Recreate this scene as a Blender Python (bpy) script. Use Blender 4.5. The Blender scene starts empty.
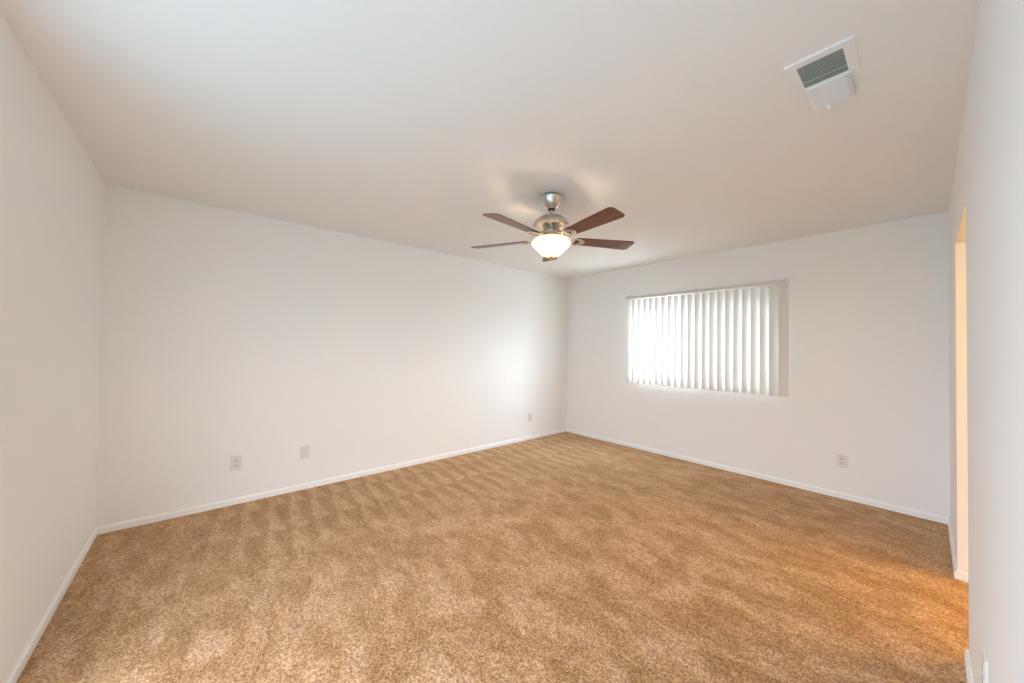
import bpy, bmesh, math, random
from mathutils import Vector, Matrix

random.seed(7)
C = bpy.context.scene.collection
S = bpy.context.scene
PI = math.pi

# ------------------------------------------------------------------ camera
YAW, PITCH, ROLL, F_PX, CAM_H = 0.8583, 0.0153, 0.0123, 358.21, 1.334
cam_d = bpy.data.cameras.new('camera')
cam = bpy.data.objects.new('camera', cam_d)
C.objects.link(cam)
fw = Vector((-math.sin(YAW) * math.cos(PITCH), math.cos(YAW) * math.cos(PITCH), math.sin(PITCH)))
rt = Vector((math.cos(YAW), math.sin(YAW), 0))
up = rt.cross(fw)
rt2 = rt * math.cos(ROLL) + up * math.sin(ROLL)
up2 = up * math.cos(ROLL) - rt * math.sin(ROLL)
cam.matrix_world = Matrix(((rt2.x, up2.x, -fw.x, 0), (rt2.y, up2.y, -fw.y, 0),
                           (rt2.z, up2.z, -fw.z, CAM_H), (0, 0, 0, 1)))
cam_d.sensor_width = 36.0
cam_d.lens = 36.0 * F_PX / 1024.0
cam_d.clip_start = 0.02
S.camera = cam

# ------------------------------------------------------------------ sky, exposure
SKY_FRONT = (37.0, 42.0, 46.0)    # the bright sky the window looks at
SKY_BACK = (4.15, 4.6, 5.35)      # the shadier side behind the camera
GROUND = (1.15, 1.75, 2.15)        # open ground outside, below the horizon on that side
w = bpy.data.worlds.new('sky')
S.world = w
w.use_nodes = True
wn = w.node_tree
bg = wn.nodes['Background']
_tc = wn.nodes.new('ShaderNodeTexCoord')
_sx = wn.nodes.new('ShaderNodeSeparateXYZ')
_mr = wn.nodes.new('ShaderNodeMapRange')
_mr.interpolation_type = 'SMOOTHSTEP'
_mr.inputs['From Min'].default_value, _mr.inputs['From Max'].default_value = 0.0, 0.15
_mx = wn.nodes.new('ShaderNodeMix')
_mx.data_type = 'RGBA'
_mf = wn.nodes.new('ShaderNodeMix')
_mf.data_type = 'RGBA'
_mf.inputs['A'].default_value = (*[c * .30 for c in SKY_FRONT], 1)   # sunlit ground in front of the window
_mf.inputs['B'].default_value = (*SKY_FRONT, 1)
wn.links.new(_mf.outputs['Result'], _mx.inputs['B'])
_mg = wn.nodes.new('ShaderNodeMix')
_mg.data_type = 'RGBA'
_mg.inputs['A'].default_value = (*GROUND, 1)
_mg.inputs['B'].default_value = (*SKY_BACK, 1)
_mh = wn.nodes.new('ShaderNodeMapRange')
_mh.interpolation_type = 'SMOOTHSTEP'
_mh.inputs['From Min'].default_value, _mh.inputs['From Max'].default_value = -0.03, 0.03
wn.links.new(_sx.outputs['Z'], _mh.inputs['Value'])
wn.links.new(_mh.outputs['Result'], _mg.inputs['Factor'])
wn.links.new(_mh.outputs['Result'], _mf.inputs['Factor'])
wn.links.new(_mg.outputs['Result'], _mx.inputs['A'])
wn.links.new(_tc.outputs['Generated'], _sx.inputs['Vector'])
wn.links.new(_sx.outputs['Y'], _mr.inputs['Value'])
wn.links.new(_mr.outputs['Result'], _mx.inputs['Factor'])
wn.links.new(_mx.outputs['Result'], bg.inputs['Color'])
bg.inputs['Strength'].default_value = 1.0
S.view_settings.view_transform = 'Standard'
S.view_settings.look = 'None'
S.view_settings.gamma = 1.0
S.view_settings.use_curve_mapping = False
S.view_settings.exposure = 0.33
S.cycles.use_denoising = True
S.cycles.max_bounces = 12
S.cycles.diffuse_bounces = 8
S.cycles.transparent_max_bounces = 16
S.cycles.sample_clamp_indirect = 8.0
S.cycles.caustics_reflective = False
S.cycles.caustics_refractive = False
BULB = 16.0       # watts of each of the two lamps in the fan's bowl
BULB_COL = (1, .77, .53)
HALL = 38.0       # watts of the lamp in the side room

# room
XF, XR = -3.764, 0.1145          # far wall, right wall
YL, YW = -0.537, 4.409          # left wall, window wall
H = 2.44
T = 0.115                       # partition thickness
DY0, DY1, DH = 2.515, 3.40, 1.985  # doorway in the right wall
# unseen broad opening added in the left wall to let in extra daylight
LX0, LX1 = -2.00, 0.02
OH = 2.15


def portal(loc, rot, sx, sy):
    d = bpy.data.lights.new('sky_portal', 'AREA')
    d.shape = 'RECTANGLE'
    d.size, d.size_y = sx, sy
    d.cycles.is_portal = True
    o = bpy.data.objects.new('sky_portal', d)
    o.location, o.rotation_euler = loc, rot
    C.objects.link(o)


portal(((LX0 + LX1) / 2, YL - T - .01, OH / 2), (PI / 2, 0, 0), LX1 - LX0, OH)
portal((-1.80, YW + 0.17, 1.435), (PI / 2, 0, PI), 1.7, 1.1)


# ------------------------------------------------------------------ helpers
def tag(o, label=None, cat=None, group=None, kind=None):
    if label: o['label'] = label
    if cat: o['category'] = cat
    if group: o['group'] = group
    if kind: o['kind'] = kind
    return o


def obj(name, bm, m, parent=None, smooth=False, bevel=0.0):
    me = bpy.data.meshes.new(name)
    bmesh.ops.recalc_face_normals(bm, faces=bm.faces[:])
    bm.to_mesh(me)
    bm.free()
    me.materials.append(m)
    if smooth:
        for p in me.polygons: p.use_smooth = True
        try: me.set_sharp_from_angle(angle=math.radians(40))
        except Exception: pass
    o = bpy.data.objects.new(name, me)
    C.objects.link(o)
    if parent: o.parent = parent
    if bevel:
        b = o.modifiers.new('bevel', 'BEVEL')
        b.width, b.segments, b.limit_method = bevel, 3, 'ANGLE'
    return o


def empty(name, loc, rz=0.0):
    o = bpy.data.objects.new(name, None)
    o.location = loc
    o.rotation_euler = (0, 0, rz)
    o.empty_display_size = .05
    C.objects.link(o)
    return o


def box(bm, x0, x1, y0, y1, z0, z1, mat=None):
    vs = [bm.verts.new((x, y, z)) for x in (x0, x1) for y in (y0, y1) for z in (z0, z1)]
    for f in ((0, 1, 3, 2), (4, 6, 7, 5), (0, 4, 5, 1), (2, 3, 7, 6), (0, 2, 6, 4), (1, 5, 7, 3)):
        bm.faces.new([vs[i] for i in f])
    if mat is not None:
        for v in vs: v.co = mat @ v.co
    return vs


def lathe(bm, prof, n=48, c=(0, 0, 0), mat=None, cap0=False, cap1=False):
    rings = []
    for r, z in prof:
        ring = []
        for i in range(n):
            a = 2 * PI * i / n
            v = Vector((c[0] + r * math.cos(a), c[1] + r * math.sin(a), c[2] + z))
            if mat is not None: v = mat @ v
            ring.append(bm.verts.new(v))
        rings.append(ring)
    for a, b in zip(rings, rings[1:]):
        for i in range(n):
            bm.faces.new((a[i], a[(i + 1) % n], b[(i + 1) % n], b[i]))
    if cap0: bm.faces.new(rings[0])
    if cap1: bm.faces.new(rings[-1])


def tube(bm, pts, radii, n=10, flat=1.0):
    """swept tube; flat < 1 squashes it vertically"""
    rings = []
    for k, p in enumerate(pts):
        p = Vector(p)
        t = (Vector(pts[min(k + 1, len(pts) - 1)]) - Vector(pts[max(k - 1, 0)])).normalized()
        side = t.cross(Vector((0, 0, 1)))
        side = side.normalized() if side.length > 1e-4 else Vector((1, 0, 0))
        u = side.cross(t).normalized()
        r = radii[k] if isinstance(radii, (list, tuple)) else radii
        rings.append([bm.verts.new(p + side * math.cos(2 * PI * i / n) * r + u * math.sin(2 * PI * i / n) * r * flat)
                      for i in range(n)])
    for a, b in zip(rings, rings[1:]):
        for i in range(n):
            bm.faces.new((a[i], a[(i + 1) % n], b[(i + 1) % n], b[i]))
    bm.faces.new(rings[0]); bm.faces.new(rings[-1])


def new_mat(name):
    m = bpy.data.materials.new(name)
    m.use_nodes = True
    nt = m.node_tree
    return m, nt, nt.nodes['Principled BSDF'], nt.nodes['Material Output']


def simple(name, col, rough=.5, metal=0.0, spec=.5, bump=None):
    m, nt, p, out = new_mat(name)
    p.inputs['Base Color'].default_value = (*col, 1)
    p.inputs['Roughness'].default_value = rough
    p.inputs['Metallic'].default_value = metal
    p.inputs['Specular IOR Level'].default_value = spec
    if bump:
        sc, st, dist = bump
        tc = nt.nodes.new('ShaderNodeTexCoord')
        n = nt.nodes.new('ShaderNodeTexNoise')
        n.inputs['Scale'].default_value = sc
        n.inputs['Detail'].default_value = 3
        b = nt.nodes.new('ShaderNodeBump')
        b.inputs['Strength'].default_value = st
        b.inputs['Distance'].default_value = dist
        nt.links.new(tc.outputs['Object'], n.inputs['Vector'])
        nt.links.new(n.outputs['Fac'], b.inputs['Height'])
        nt.links.new(b.outputs['Normal'], p.inputs['Normal'])
    return m


# ------------------------------------------------------------------ materials
M_wall = simple('wall_paint', (.88, .879, .868), .75, 0, .25, bump=(70, .12, .004))
M_ceil = simple('ceiling_paint', (.87, .867, .855), .85, 0, .2, bump=(45, .13, .005))
M_trim = simple('trim_paint', (.93, .925, .91), .4, 0, .4)
M_plate = simple('plate_plastic', (.76, .75, .72), .35, 0, .5)
M_socket = simple('socket_plastic', (.73, .71, .68), .35, 0, .5)
M_dark = simple('dark_slot', (.06, .055, .05), .7)
M_nickel = simple('brushed_nickel', (.66, .62, .56), .28, 1.0)
M_darkmetal = simple('dark_bronze', (.10, .085, .07), .4, 1.0)
M_brass = simple('brass_finial', (.55, .40, .24), .3, 1.0)
M_white = simple('white_enamel', (.88, .89, .88), .35, 0, .5)
M_grille = simple('grille_paint', (.62, .66, .61), .5)
M_duct = simple('duct_sheet', (.27, .30, .27), .7)
M_rail = simple('headrail_enamel', (.68, .655, .60), .45)
M_vinyl = simple('window_vinyl', (.82, .83, .83), .4)
M_out = simple('outside_stucco', (.6, .57, .52), .9)


def carpet():
    m, nt, p, out = new_mat('carpet_pile')
    N, L = nt.nodes.new, nt.links.new
    tc = N('ShaderNodeTexCoord')

    def noise(scale, detail=2, rough=.5, vec=None, dist=0.0):
        n = N('ShaderNodeTexNoise')
        n.inputs['Scale'].default_value = scale
        n.inputs['Detail'].default_value = detail
        n.inputs['Roughness'].default_value = rough
        n.inputs['Distortion'].default_value = dist
        L(vec or tc.outputs['Object'], n.inputs['Vector'])
        return n.outputs['Fac']

    def mth(op, a, b=None, clamp=False):
        n = N('ShaderNodeMath'); n.operation = op; n.use_clamp = clamp
        for i, v in enumerate((a, b)):
            if v is None: continue
            if isinstance(v, (int, float)): n.inputs[i].default_value = v
            else: L(v, n.inputs[i])
        return n.outputs[0]

    def mrange(v, a, b, c=0.0, d=1.0, smooth=True):
        n = N('ShaderNodeMapRange')
        n.interpolation_type = 'SMOOTHSTEP' if smooth else 'LINEAR'
        L(v, n.inputs['Value'])
        n.inputs['From Min'].default_value, n.inputs['From Max'].default_value = a, b
        n.inputs['To Min'].default_value, n.inputs['To Max'].default_value = c, d
        return n.outputs['Result']

    # twisted yarn flecks: dark, tan and pale tufts a few millimetres wide
    v = N('ShaderNodeTexVoronoi')
    v.inputs['Scale'].default_value = 150
    L(tc.outputs['Object'], v.inputs['Vector'])
    sep = N('ShaderNodeSeparateColor'); L(v.outputs['Color'], sep.inputs['Color'])
    fine = noise(170, 3, .65)
    mix = mth('ADD', mth('MULTIPLY', sep.outputs[0], .62), mth('MULTIPLY', fine, .78))
    ramp = N('ShaderNodeValToRGB')
    cr = ramp.color_ramp
    cr.elements[0].position = .30; cr.elements[0].color = (.145, .071, .027, 1)
    cr.elements[1].position = 1.0; cr.elements[1].color = (.73, .465, .232, 1)
    e = cr.elements.new(.52); e.color = (.378, .190, .075, 1)
    e = cr.elements.new(.76); e.color = (.525, .285, .121, 1)
    L(mix, ramp.inputs['Fac'])

    # nap: shading of pile leaned by vacuuming and footsteps, painted into the colour
    xyz = N('ShaderNodeSeparateXYZ'); L(tc.outputs['Object'], xyz.inputs['Vector'])
    wob = noise(2.2, 2)
    yy = mth('ADD', mth('DIVIDE', xyz.outputs['Y'], .158), mth('MULTIPLY', wob, .8))
    xrow = mth('ADD', mth('DIVIDE', mth('ADD', xyz.outputs['X'], 3.78), .44), mth('MULTIPLY', noise(3.0, 2), .7))
    row = mth('FLOOR', xrow)
    ph = mth('FRACT', mth('ADD', yy, mth('MULTIPLY', row, .37)))
    tri = mth('ABSOLUTE', mth('SUBTRACT', ph, .5))
    # wedges: wide at the wall end, narrow at the far end of each pass
    wedge = mth('SUBTRACT', tri, mth('MULTIPLY', mth('FRACT', xrow), .28))
    stripe = mrange(wedge, .02, .16)
    band = mth('MULTIPLY', mrange(xyz.outputs['X'], -3.0, -2.3, 1.0, 0.0), mrange(xyz.outputs['Y'], -.3, .5, .25, 1.0))
    nm = N('ShaderNodeMapping'); nm.inputs['Scale'].default_value = (.62, 1.25, 1); nm.inputs['Rotation'].default_value = (0, 0, .25)
    L(tc.outputs['Object'], nm.inputs['Vector'])
    blot = mrange(noise(4.6, 4, .55, nm.outputs['Vector'], .5), .43, .57)
    blot2 = mrange(noise(9.0, 3, .6, nm.outputs['Vector'], .4), .42, .58)
    broad = mrange(noise(.9, 2, .5), .35, .65)
    nap0 = mth('ADD', mth('ADD', mth('MULTIPLY', blot, .48), mth('MULTIPLY', blot2, .40)), mth('MULTIPLY', broad, .12))
    mixn = N('ShaderNodeMix'); mixn.data_type = 'FLOAT'
    L(mth('MULTIPLY', band, .60), mixn.inputs['Factor'])
    L(nap0, mixn.inputs['A']); L(mth('SUBTRACT', 1.0, stripe), mixn.inputs['B'])
    nap = mixn.outputs['Result']
    gain = mrange(nap, 0.0, 1.0, .71, 1.12, smooth=False)
    hsv = N('ShaderNodeHueSaturation')
    L(ramp.outputs['Color'], hsv.inputs['Color'])
    L(gain, hsv.inputs['Value'])
    L(mrange(nap, 0, 1, 1.12, .90, smooth=False), hsv.inputs['Saturation'])
    L(hsv.outputs['Color'], p.inputs['Base Color'])
    p.inputs['Roughness'].default_value = 1.0
    p.inputs['Specular IOR Level'].default_value = .05
    p.inputs['Sheen Weight'].default_value = .34
    p.inputs['Sheen Roughness'].default_value = .6
    p.inputs['Sheen Tint'].default_value = (1.0, .81, .66, 1)
    b = N('ShaderNodeBump')
    b.inputs['Strength'].default_value = .55
    b.inputs['Distance'].default_value = .008
    L(mth('ADD', mix, mth('MULTIPLY', nap, .5)), b.inputs['Height'])
    L(b.outputs['Normal'], p.inputs['Normal'])
    return m


def wood():
    m, nt, p, out = new_mat('mahogany_veneer')
    N, L = nt.nodes.new, nt.links.new
    tc = N('ShaderNodeTexCoord')
    mp = N('ShaderNodeMapping')
    mp.inputs['Scale'].default_value = (3, 40, 40)
    L(tc.outputs['Object'], mp.inputs['Vector'])
    n = N('ShaderNodeTexNoise')
    n.inputs['Scale'].default_value = 2.0
    n.inputs['Detail'].default_value = 5
    n.inputs['Distortion'].default_value = .5
    L(mp.outputs['Vector'], n.inputs['Vector'])
    r = N('ShaderNodeValToRGB')
    r.color_ramp.elements[0].position = .3
    r.color_ramp.elements[0].color = (.105, .034, .016, 1)
    r.color_ramp.elements[1].position = .75
    r.color_ramp.elements[1].color = (.26, .095, .042, 1)
    L(n.outputs['Fac'], r.inputs['Fac'])
    L(r.outputs['Color'], p.inputs['Base Color'])
    p.inputs['Roughness'].default_value = .30
    return m


def translucent(name, col, trans, t_share, rough=.5, gloss=.06):
    """thin sheet that lets part of the light through diffusely"""
    m, nt, p, out = new_mat(name)
    N, L = nt.nodes.new, nt.links.new
    p.inputs['Base Color'].default_value = (*col, 1)
    p.inputs['Roughness'].default_value = rough
    p.inputs['Specular IOR Level'].default_value = gloss * 5
    t = N('ShaderNodeBsdfTranslucent')
    t.inputs['Color'].default_value = (*trans, 1)
    mx = N('ShaderNodeMixShader')
    mx.inputs['Fac'].default_value = t_share
    L(p.outputs['BSDF'], mx.inputs[1]); L(t.outputs['BSDF'], mx.inputs[2])
    L(mx.outputs['Shader'], out.inputs['Surface'])
    return m


def see_through(name, col, share):
    """share of the light that passes straight through (glass, insect mesh)"""
    m, nt, p, out = new_mat(name)
    N, L = nt.nodes.new, nt.links.new
    p.inputs['Base Color'].default_value = (*col, 1)
    p.inputs['Roughness'].default_value = .1 if share > .8 else .8
    t = N('ShaderNodeBsdfTransparent')
    mx = N('ShaderNodeMixShader')
    mx.inputs['Fac'].default_value = share
    L(p.outputs['BSDF'], mx.inputs[1]); L(t.outputs['BSDF'], mx.inputs[2])
    L(mx.outputs['Shader'], out.inputs['Surface'])
    return m


M_carpet = carpet()
M_wood = wood()
M_vane = translucent('vinyl_vane', (.80, .79, .76), (.88, .88, .87), .10, .45)
M_bowl = translucent('frosted_bowl_glass', (.90, .86, .78), (.97, .90, .78), .60, .25, .1)
M_deflector = translucent('deflector_plastic', (.90, .93, .96), (.9, .93, .96), .15, .3)
M_bulb, _nt, _p, _o = new_mat('lit_bulb')
_p.inputs['Base Color'].default_value = (1, .9, .75, 1)
_p.inputs['Emission Color'].default_value = (*BULB_COL, 1)
_p.inputs['Emission Strength'].default_value = BULB / (PI * .0042)
M_glass = see_through('window_glass', (.75, .8, .8), .68)
M_screen = see_through('insect_mesh', (.10, .10, .10), .58)

# ------------------------------------------------------------------ room shell
bm = bmesh.new()
box(bm, XF - .15, 1.75, YL - .15, YW + .17, -.10, 0)
tag(obj('floor', bm, M_carpet), kind='structure')
bm = bmesh.new()
box(bm, XF - .15, 1.75, YL - .15, YW + .17, H, H + .12)
tag(obj('ceiling', bm, M_ceil), kind='structure')
bm = bmesh.new()
box(bm, XF - .15, XF, YL - .15, YW + .17, 0, H)
tag(obj('wall_far', bm, M_wall), kind='structure')

# window wall with its opening
WX0, WX1, WZ0, WZ1 = -2.615, -0.95, 0.925, 1.965
bm = bmesh.new()
y0, y1 = YW, YW + .16
box(bm, XF, WX0, y0, y1, 0, H)
box(bm, WX1, 1.75, y0, y1, 0, H)
box(bm, WX0, WX1, y0, y1, 0, WZ0)
box(bm, WX0, WX1, y0, y1, WZ1, H)
tag(obj('wall_window', bm, M_wall), kind='structure')

# left wall: the added daylight opening beside the camera stays out of view
bm = bmesh.new()
box(bm, XF, LX0, YL - T, YL, 0, H)
box(bm, LX1, XR + T, YL - T, YL, 0, H)
box(bm, LX0, LX1, YL - T, YL, OH, H)
tag(obj('wall_left', bm, M_wall), kind='structure')

# right wall with the doorway to the side room
bm = bmesh.new()
x0, x1 = XR, XR + T
box(bm, x0, x1, YL, DY0, 0, H)
box(bm, x0, x1, DY0, DY1, DH, H)
box(bm, x0, x1, DY1, YW, 0, H)
tag(obj('wall_right', bm, M_wall), kind='structure')

# side room behind the doorway
bm = bmesh.new()
box(bm, 1.60, 1.75, 1.85, YW, 0, H)
box(bm, XR + T, 1.60, 1.85, 1.95, 0, H)
tag(obj('wall_side_room', bm, M_wall), kind='structure')


# baseboards: small profile with an eased top edge
def board(bm, a, b, nx, ny, h=.051, t=.012):
    """profile run from a to b (2-D points); (nx, ny) points into the room"""
    prof = [(0, 0), (t, 0), (t, h - .012), (t * .45, h), (0, h)]
    ra = [bm.verts.new((a[0] + nx * d, a[1] + ny * d, z)) for d, z in prof]
    rb = [bm.verts.new((b[0] + nx * d, b[1] + ny * d, z)) for d, z in prof]
    for i in range(5):
        bm.faces.new((ra[i], ra[(i + 1) % 5], rb[(i + 1) % 5], rb[i]))
    bm.faces.new(ra); bm.faces.new(rb)


bm = bmesh.new(); board(bm, (XF, YL), (XF, YW), 1, 0)
tag(obj('baseboard_far', bm, M_trim), kind='structure')
bm = bmesh.new(); board(bm, (XF + .012, YL), (LX0, YL), 0, 1)
tag(obj('baseboard_left', bm, M_trim), kind='structure')
bm = bmesh.new(); board(bm, (XF + .012, YW), (XR - .012, YW), 0, -1)
tag(obj('baseboard_window', bm, M_trim), kind='structure')
bm = bmesh.new()
board(bm, (XR, YL + .012), (XR, DY0 + .012), -1, 0)
board(bm, (XR, DY0), (XR + T, DY0), 0, 1)
board(bm, (XR, DY1 - .012), (XR, YW), -1, 0)
board(bm, (XR, DY1), (XR + T, DY1), 0, -1)
tag(obj('baseboard_right', bm, M_trim), kind='structure')

# ------------------------------------------------------------------ window
win = empty('window_1', ((WX0 + WX1) / 2, YW + .10, WZ0))
tag(win, kind='structure')
hw, hh = (WX1 - WX0) / 2, WZ1 - WZ0
fr = .035


def frame(bm, x0, x1, z0, z1, y0, y1, f):
    box(bm, x0, x1, y0, y1, z0, z0 + f); box(bm, x0, x1, y0, y1, z1 - f, z1)
    box(bm, x0, x0 + f, y0, y1, z0 + f, z1 - f); box(bm, x1 - f, x1, y0, y1, z0 + f, z1 - f)


bm = bmesh.new(); frame(bm, -hw, hw, 0, hh, -.03, .05, fr)
obj('window_frame', bm, M_vinyl, win)
for k, (a, b, yy) in enumerate(((-hw + fr, .03, -.012), (-.03, hw - fr, .018))):
    bm = bmesh.new(); frame(bm, a, b, fr, hh - fr, yy - .012, yy + .012, .032)
    sash = obj('sash', bm, M_vinyl, win)
    bm = bmesh.new(); box(bm, a + .03, b - .03, yy - .002, yy + .002, fr + .03, hh - fr - .03)
    obj('glass_pane', bm, M_glass, sash)
bm = bmesh.new(); frame(bm, 0, hw - fr, fr, hh - fr, .034, .046, .018)
scr = obj('insect_screen', bm, M_vinyl, win)
bm = bmesh.new(); box(bm, .018, hw - fr - .018, .039, .041, fr + .018, hh - fr - .018)
obj('mesh', bm, M_screen, scr)

# ------------------------------------------------------------------ vertical blind hung in front of the window
PITCH_V, NV = .0807, 22
VY = YW - .046
ZT, ZB = 1.987, .872
blind = empty('vertical_blind', (-1.76, VY, ZB))
tag(blind, 'white vertical blind with closed vanes hung over the window', 'blind')
bx, bz = -blind.location.x, -blind.location.z
bm = bmesh.new()
# headrail: a shallow channel with rolled lips
prof = [(-.024, 1.995), (-.026, 2.000), (-.026, 2.028), (-.018, 2.034), (.018, 2.034), (.026, 2.028), (.026, 2.000), (.024, 1.995)]
xa, xb = -2.672 + bx, -.893 + bx
ra = [bm.verts.new((xa, y, z + bz)) for y, z in prof]
rb = [bm.verts.new((xb, y, z + bz)) for y, z in prof]
for i in range(8):
    bm.faces.new((ra[i], ra[(i + 1) % 8], rb[(i + 1) % 8], rb[i]))
bm.faces.new(ra); bm.faces.new(rb)
rail = obj('headrail', bm, M_rail, blind)
for xe in (xa, xb):
    bm = bmesh.new()
    box(bm, xe - .004, xe + .004, -.028, .028, 1.992 + bz, 2.038 + bz)
    obj('end_cap', bm, M_white, rail, bevel=.002)
for xm in (-.915, -1.78, -2.63):
    bm = bmesh.new()
    box(bm, xm + bx - .009, xm + bx + .009, -.02, .045, 2.035 + bz, 2.039 + bz)
    box(bm, xm + bx - .009, xm + bx + .009, .041, .045, 2.035 + bz, 2.062 + bz)
    obj('mounting_bracket', bm, M_rail, blind)
VW, TH = .089, math.radians(37)
first = None
for i in range(NV):
    right_edge = -.903 - PITCH_V * i
    cx = right_edge - .5 * VW * math.cos(TH) + .012
    th = TH + math.radians(random.uniform(-2.5, 2.5))
    if first is None:
        bm = bmesh.new()
        n = 8
        loops = []
        for side in (1, -1):
            for zz in (0, ZT - ZB):
                loops.append([bm.verts.new(((-.5 + j / n) * VW, -.0055 * math.cos((-.5 + j / n) * PI) + side * .0005, zz)) for j in range(n + 1)])
        f0, f1, b0, b1 = loops
        for j in range(n):
            bm.faces.new((f0[j], f0[j + 1], f1[j + 1], f1[j]))
            bm.faces.new((b0[j + 1], b0[j], b1[j], b1[j + 1]))
            bm.faces.new((f1[j], f1[j + 1], b1[j + 1], b1[j]))
            bm.faces.new((b0[j], b0[j + 1], f0[j + 1], f0[j]))
        bm.faces.new((f0[0], f1[0], b1[0], b0[0])); bm.faces.new((f0[n], b0[n], b1[n], f1[n]))
        vane = first = obj('vane', bm, M_vane, blind, smooth=True)
        bm = bmesh.new()
        box(bm, -.004, .004, -.003, .003, ZT - ZB - .004, 1.998 - ZB)
        box(bm, -.011, .011, -.0035, .0035, ZT - ZB - .012, ZT - ZB + .003)
        clip = fclip = obj('carrier_clip', bm, M_white, vane)
    else:
        vane = first.copy(); C.objects.link(vane); vane.parent = blind
        clip = fclip.copy(); C.objects.link(clip); clip.parent = vane
    vane.location = (cx + bx, 0, 0)
    vane.rotation_euler = (0, 0, th)

# ------------------------------------------------------------------ ceiling fan
FX, FY = -1.790, 1.912
fan = empty('ceiling_fan', (FX, FY, H))
tag(fan, 'brushed nickel ceiling fan with five dark wooden blades and a lit glass bowl', 'ceiling fan')


def Z(z): return z - H


bm = bmesh.new()
lathe(bm, [(.0, Z(2.44)), (.074, Z(2.44)), (.080, Z(2.434)), (.083, Z(2.425)), (.080, Z(2.416)), (.077, Z(2.413)),
           (.075, Z(2.405)), (.068, Z(2.388)), (.057, Z(2.370)), (.046, Z(2.357)), (.036, Z(2.350)), (.033, Z(2.345)), (.013, Z(2.343))], 48)
obj('canopy', bm, M_nickel, fan, True)
bm = bmesh.new()
lathe(bm, [(.012, Z(2.356)), (.012, Z(2.285))], 20, cap0=True, cap1=True)
rod = obj('downrod', bm, M_nickel, fan, True)
bm = bmesh.new()
lathe(bm, [(.012, Z(2.346)), (.026, Z(2.346)), (.026, Z(2.336)), (.012, Z(2.334))], 24)
lathe(bm, [(.012, Z(2.312)), (.020, Z(2.310)), (.024, Z(2.296)), (.012, Z(2.294))], 24)
obj('collar', bm, M_darkmetal, rod, True)
bm = bmesh.new()
lathe(bm, [(.012, Z(2.300)), (.030, Z(2.299)), (.060, Z(2.292)), (.090, Z(2.278)), (.115, Z(2.258)), (.130, Z(2.238)), (.136, Z(2.222)),
           (.135, Z(2.212)), (.128, Z(2.206)), (.112, Z(2.203)), (.096, Z(2.196)), (.082, Z(2.188)), (.066, Z(2.180)), (.058, Z(2.172)), (.0, Z(2.172))], 64)
obj('motor_housing', bm, M_nickel, fan, True)
bm = bmesh.new()
lathe(bm, [(.0, Z(2.173)), (.060, Z(2.173)), (.064, Z(2.168)), (.064, Z(2.160)), (.056, Z(2.156)), (.0, Z(2.156))], 40)
obj('blade_hub', bm, M_nickel, fan, True)
bm = bmesh.new()
lathe(bm, [(.0, Z(2.157)), (.048, Z(2.157)), (.050, Z(2.150)), (.047, Z(2.138)), (.055, Z(2.133)), (.100, Z(2.128)), (.110, Z(2.125)), (.102, Z(2.122)), (.016, Z(2.120)), (.0, Z(2.120))], 40)
for q in range(3):
    a = math.radians(40 + 120 * q)
    tube(bm, [(.045 * math.cos(a), .045 * math.sin(a), Z(2.128)), (.09 * math.cos(a), .09 * math.sin(a), Z(2.126)), (.121 * math.cos(a), .121 * math.sin(a), Z(2.122))], .004, 8)
lathe(bm, [(.118, Z(2.124)), (.122, Z(2.125)), (.124, Z(2.122)), (.120, Z(2.120)), (.118, Z(2.124))], 48)
kit = obj('light_fitter', bm, M_nickel, fan, True)

# glass bowl, open at the top so that its lamps light the motor and the ceiling
bm = bmesh.new()
outer = [(.118, 2.122), (.126, 2.114), (.134, 2.105), (.139, 2.096), (.1405, 2.089), (.137, 2.081), (.124, 2.066), (.105, 2.046),
         (.085, 2.025), (.066, 2.009), (.045, 1.999), (.022, 1.994), (.006, 1.993)]
inner = [(max(.004, r - .004), z + .003) for r, z in outer[::-1]]
lathe(bm, [(r, Z(z)) for r, z in outer] + [(r, Z(z)) for r, z in inner] + [(.118, Z(2.122))], 64)
bowl = obj('glass_bowl', bm, M_bowl, fan, True)
bm = bmesh.new()
lathe(bm, [(.0, Z(1.996)), (.016, Z(1.995)), (.018, Z(1.990)), (.011, Z(1.985)), (.013, Z(1.978)), (.010, Z(1.971)), (.004, Z(1.966)), (.0, Z(1.965))], 24)
obj('finial', bm, M_brass, fan, True)

# two lamps in the bowl
for k in (0, 1):
    a = math.radians(15 + 180 * k)
    px, py = .062 * math.cos(a), .062 * math.sin(a)
    bm = bmesh.new()
    lathe(bm, [(.0, .034), (.013, .034), (.013, .010), (.018, -.002), (.022, -.014), (.018, -.028), (.009, -.035), (.0, -.036)], 20, c=(px, py, Z(2.082)))
    obj('light_bulb', bm, M_bulb, fan, True)

# blades and their irons
def blade_outline():
    pts = []
    R0, R1 = .185, .648
    w0, w1 = .050, .068
    pts += [(R0, -w0 * .80), (R0 + .012, -w0)]
    for k in range(1, 6):
        t = k / 6; pts.append((R0 + .02 + (R1 - .05 - R0 - .02) * t, -(w0 + (w1 - w0) * t)))
    for k in range(7):
        a = -PI / 2 + PI / 2 * k / 6
        pts.append((R1 - .030 + .030 * math.cos(a), -w1 + .030 + .030 * math.sin(a)))
    for k in range(7):
        a = PI / 2 * k / 6
        pts.append((R1 - .034 + .030 * math.cos(a), w1 - .030 + .030 * math.sin(a)))
    for k in range(5, 0, -1):
        t = k / 6; pts.append((R0 + .02 + (R1 - .05 - R0 - .02) * t, (w0 + (w1 - w0) * t)))
    pts += [(R0 + .012, w0), (R0, w0 * .80)]
    return pts


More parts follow.
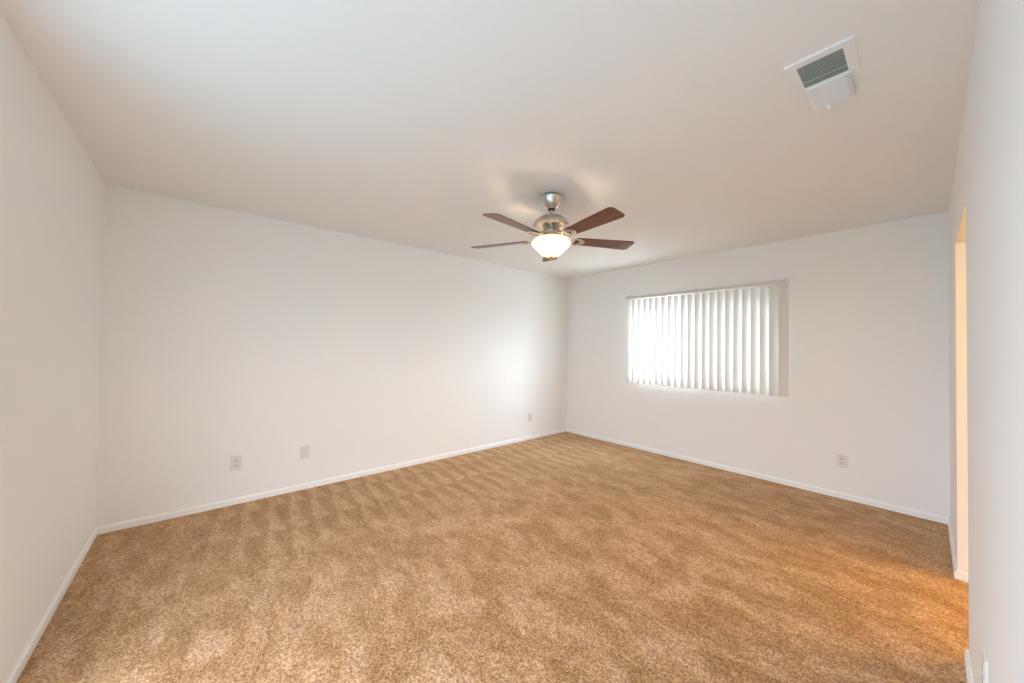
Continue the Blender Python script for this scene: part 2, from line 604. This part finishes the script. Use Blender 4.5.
tilt = Matrix.Rotation(math.radians(-11), 4, 'X')
bladez = Z(2.124)
for k in range(5):
    ang = math.radians(-10 + 72 * k)
    rot = Matrix.Rotation(ang, 4, 'Z')
    if k == 0:
        bm = bmesh.new()
        pts = blade_outline()
        lo_ = [bm.verts.new(tilt @ Vector((x, y, -.003))) for x, y in pts]
        hi_ = [bm.verts.new(tilt @ Vector((x, y, .003))) for x, y in pts]
        bm.faces.new(lo_[::-1]); bm.faces.new(hi_)
        for i in range(len(pts)):
            j = (i + 1) % len(pts)
            bm.faces.new((lo_[i], lo_[j], hi_[j], hi_[i]))
        b0 = blade = obj('blade', bm, M_wood, fan, bevel=.0015)
        # iron: neck from the hub, then an open loop under the blade root with three screws
        bm = bmesh.new()
        zz = 2.165 - 2.124
        tube(bm, [(.055, 0, zz), (.085, 0, zz - .002), (.110, 0, zz - .014), (.130, 0, zz - .028), (.150, 0, -.007)], [.012, .011, .010, .010, .012], 12, .55)
        for s in (1, -1):
            loop = []
            for q in range(11):
                t = q / 10
                loop.append(tilt @ Vector((.142 + .112 * t, s * (.004 + .040 * math.sin(PI * min(1, t * 1.0)) ** .8), -.0075)))
            tube(bm, loop, .008, 10, .5)
        tube(bm, [tilt @ Vector((.205, -.036, -.0075)), tilt @ Vector((.235, 0, -.0085)), tilt @ Vector((.205, .036, -.0075))], .008, 10, .5)
        for (sx, sy) in ((.204, .036), (.204, -.036), (.25, 0)):
            lathe(bm, [(.0, -.0145), (.005, -.014), (.007, -.011), (.007, -.006)], 12, c=(sx, sy, 0), mat=tilt)
        i0 = iron = obj('blade_iron', bm, M_nickel, blade, True)
    else:
        blade = b0.copy(); C.objects.link(blade); blade.parent = fan
        iron = i0.copy(); C.objects.link(iron); iron.parent = blade
    blade.location = (0, 0, bladez)
    blade.rotation_euler = (0, 0, ang)

# ------------------------------------------------------------------ ceiling vent
vent = empty('ceiling_vent', (-.262, 1.83, H))
tag(vent, 'white ceiling air vent with grey louvred grille and plastic air deflector', 'vent')
vx, vy = -vent.location.x, -vent.location.y


def V(bm, x0, x1, y0, y1, z0, z1): return box(bm, x0 + vx, x1 + vx, y0 + vy, y1 + vy, z0 - H, z1 - H)


bm = bmesh.new()
GX0, GX1, GY0, GY1 = -.330, -.196, 1.742, 1.900
V(bm, -.360, -.163, 1.702, GY0, 2.4355, 2.44)
V(bm, -.360, -.163, GY1, 1.940, 2.4355, 2.44)
V(bm, -.360, GX0, GY0, GY1, 2.4355, 2.44)
V(bm, GX1, -.163, GY0, GY1, 2.4355, 2.44)
fr_ = obj('frame', bm, M_ceil, vent, bevel=.0015)
bm = bmesh.new()
V(bm, -.362, -.161, 1.700, 1.704, 2.430, 2.44)
tag(obj('frame_lip', bm, M_white, fr_, bevel=.001), 'bright white folded lip')
bm = bmesh.new(); V(bm, GX0, GX1, GY0, GY1, 2.4385, 2.4395)
obj('backing', bm, M_duct, vent)
nl = 12
for i in range(nl):
    y = GY0 + (i + .5) * (GY1 - GY0) / nl
    bm = bmesh.new()
    R = Matrix.Translation((vx, y + vy, 2.4365 - H)) @ Matrix.Rotation(math.radians(28), 4, 'X')
    box(bm, GX0, GX1, -.0048, .0048, -.0006, .0006, R)
    obj('louver', bm, M_grille, vent)
bm = bmesh.new(); V(bm, GX0, GX1, 1.847, 1.852, 2.4315, 2.4335)
obj('crossbar', bm, M_grille, vent)
# clear deflector clipped on the far end, bowed downwards
bm = bmesh.new()
n = 10
rows = []
for j in range(n + 1):
    t = j / n
    yv = 1.908 + .160 * t
    zv = 2.427 - .012 * math.sin(PI * .5 * t) - .004 * t
    rows.append([[bm.verts.new((x + vx, yv + vy, zv + dz - H)) for x in (-.332, -.318, -.208, -.194)] for dz in (0, .002)])
    rows[-1][0][0].co.z += .012; rows[-1][0][3].co.z += .012
    rows[-1][1][0].co.z += .012; rows[-1][1][3].co.z += .012
for a, b in zip(rows, rows[1:]):
    for s in (0, 1):
        for q in range(3):
            bm.faces.new((a[s][q], a[s][q + 1], b[s][q + 1], b[s][q]))
    bm.faces.new((a[0][0], a[1][0], b[1][0], b[0][0])); bm.faces.new((a[0][3], a[1][3], b[1][3], b[0][3]))
for e in (rows[0], rows[-1]):
    for q in range(3):
        bm.faces.new((e[0][q], e[0][q + 1], e[1][q + 1], e[1][q]))
defl = obj('air_deflector', bm, M_deflector, vent)
tag(defl, 'bluish white plastic air deflector')
bm = bmesh.new(); V(bm, -.334, -.192, 1.905, 1.909, 2.429, 2.436)
obj('deflector_lip', bm, M_white, defl, bevel=.001)
bm = bmesh.new()
lathe(bm, [(.0, -.006), (.006, -.005), (.007, 0), (.006, .014), (.0, .015)], 16, c=(-.276 + vx, 2.062 + vy, 2.400 - H))
V(bm, -.279, -.273, 2.045, 2.066, 2.404, 2.411)
obj('deflector_tab', bm, M_white, defl, True)


# ------------------------------------------------------------------ wall plates
def plate_bm(w=.072, h=.118, t=.0065):
    bm = bmesh.new()
    a = [(-w / 2, -h / 2), (w / 2, -h / 2), (w / 2, h / 2), (-w / 2, h / 2)]
    lo_ = [bm.verts.new((x, 0, z)) for x, z in a]
    mid = [bm.verts.new((x, -t * .45, z)) for x, z in a]
    hi_ = [bm.verts.new((x * .90, -t, z * .94)) for x, z in a]
    for p, q in ((lo_, mid), (mid, hi_)):
        for i in range(4): bm.faces.new((p[i], p[(i + 1) % 4], q[(i + 1) % 4], q[i]))
    bm.faces.new(lo_[::-1]); bm.faces.new(hi_)
    return bm


TOWARD = Matrix.Rotation(PI / 2, 4, 'X')   # lathe axis -> plate normal (-y)


def screw(parent, z):
    bm = bmesh.new()
    lathe(bm, [(.0042, .0060), (.0042, .0074), (.003, .0081), (.0, .0082)], 16, mat=Matrix.Translation((0, 0, z)) @ TOWARD)
    obj('screw', bm, M_plate, parent)


def outlet(loc, rz, label):
    """duplex receptacle; local -y faces the room"""
    e = empty('wall_outlet', loc, rz)
    tag(e, label, 'outlet')
    obj('cover_plate', plate_bm(), M_plate, e, bevel=.0008)
    for s in (1, -1):
        bm = bmesh.new()
        ring = []
        for q in range(24):
            a = 2 * PI * q / 24
            ring.append((.0165 * math.cos(a), max(-.0125, min(.0125, .0165 * math.sin(a)))))
        lo_ = [bm.verts.new((x, -.006, z + s * .0195)) for x, z in ring]
        hi_ = [bm.verts.new((x * .97, -.0085, z * .97 + s * .0195)) for x, z in ring]
        for i in range(24): bm.faces.new((lo_[i], lo_[(i + 1) % 24], hi_[(i + 1) % 24], hi_[i]))
        bm.faces.new(hi_); bm.faces.new(lo_[::-1])
        face = obj('socket', bm, M_socket, e)
        bm = bmesh.new()
        zc = s * .0195
        box(bm, -.0078, -.0052, -.0089, -.0080, zc - .002, zc + .0075)
        box(bm, .0052, .0078, -.0089, -.0080, zc - .001, zc + .0070)
        lathe(bm, [(.0028, .0080), (.0028, .0089), (.0, .0089)], 12, mat=Matrix.Translation((0, 0, zc - .0075)) @ TOWARD)
        obj('slots', bm, M_dark, face)
    screw(e, 0)
    return e


def coax(loc, rz, label):
    e = empty('cable_plate', loc, rz)
    tag(e, label, 'outlet')
    obj('cover_plate', plate_bm(), M_plate, e, bevel=.0008)
    bm = bmesh.new()
    lathe(bm, [(.0, .006), (.009, .006), (.009, .009), (.0055, .0095), (.0055, .017), (.004, .018), (.0, .018)], 12, mat=TOWARD)
    obj('cable_jack', bm, M_nickel, e)
    for z in (.042, -.042): screw(e, z)
    return e


WF = PI / 2      # on the far wall, facing +x
outlet((XF, .231, .340), WF, 'white double outlet on the far wall, nearest the left corner')
coax((XF, .737, .339), WF, 'white cable jack plate with a central connector low on the far wall')
outlet((XF, 3.614, .322), WF, 'small white outlet low on the far wall near the window corner')
outlet((-.505, YW, .337), 0, 'white outlet on the window wall, below and right of the blind')
outlet((XR, 1.79, .372), -PI / 2, 'white outlet on the right wall seen edge-on before the doorway')

# ------------------------------------------------------------------ lamp of the side room
sl = empty('ceiling_lamp', (1.30, 3.66, H))
tag(sl, 'round glass ceiling lamp lighting the side room behind the doorway', 'lamp')
bm = bmesh.new()
lathe(bm, [(.0, 0), (.12, 0), (.125, -.012), (.118, -.022), (.0, -.022)], 32)
obj('lamp_base', bm, M_nickel, sl, True)
bm = bmesh.new()
lathe(bm, [(.112, -.022), (.115, -.040), (.100, -.070), (.065, -.090), (.0, -.097)], 32)
m, nt, p, out = new_mat('lit_globe')
p.inputs['Base Color'].default_value = (.9, .8, .6, 1)
p.inputs['Emission Color'].default_value = (1, .56, .20, 1)
p.inputs['Emission Strength'].default_value = 6.0
obj('lamp_shade', bm, m, sl, True)
d = bpy.data.lights.new('side_room_lamp', 'POINT')
d.energy = HALL
d.color = (1, .60, .13)
d.shadow_soft_size = .10
lo = bpy.data.objects.new('side_room_lamp', d)
lo.location = (0, 0, -.22)
C.objects.link(lo)
lo.parent = sl
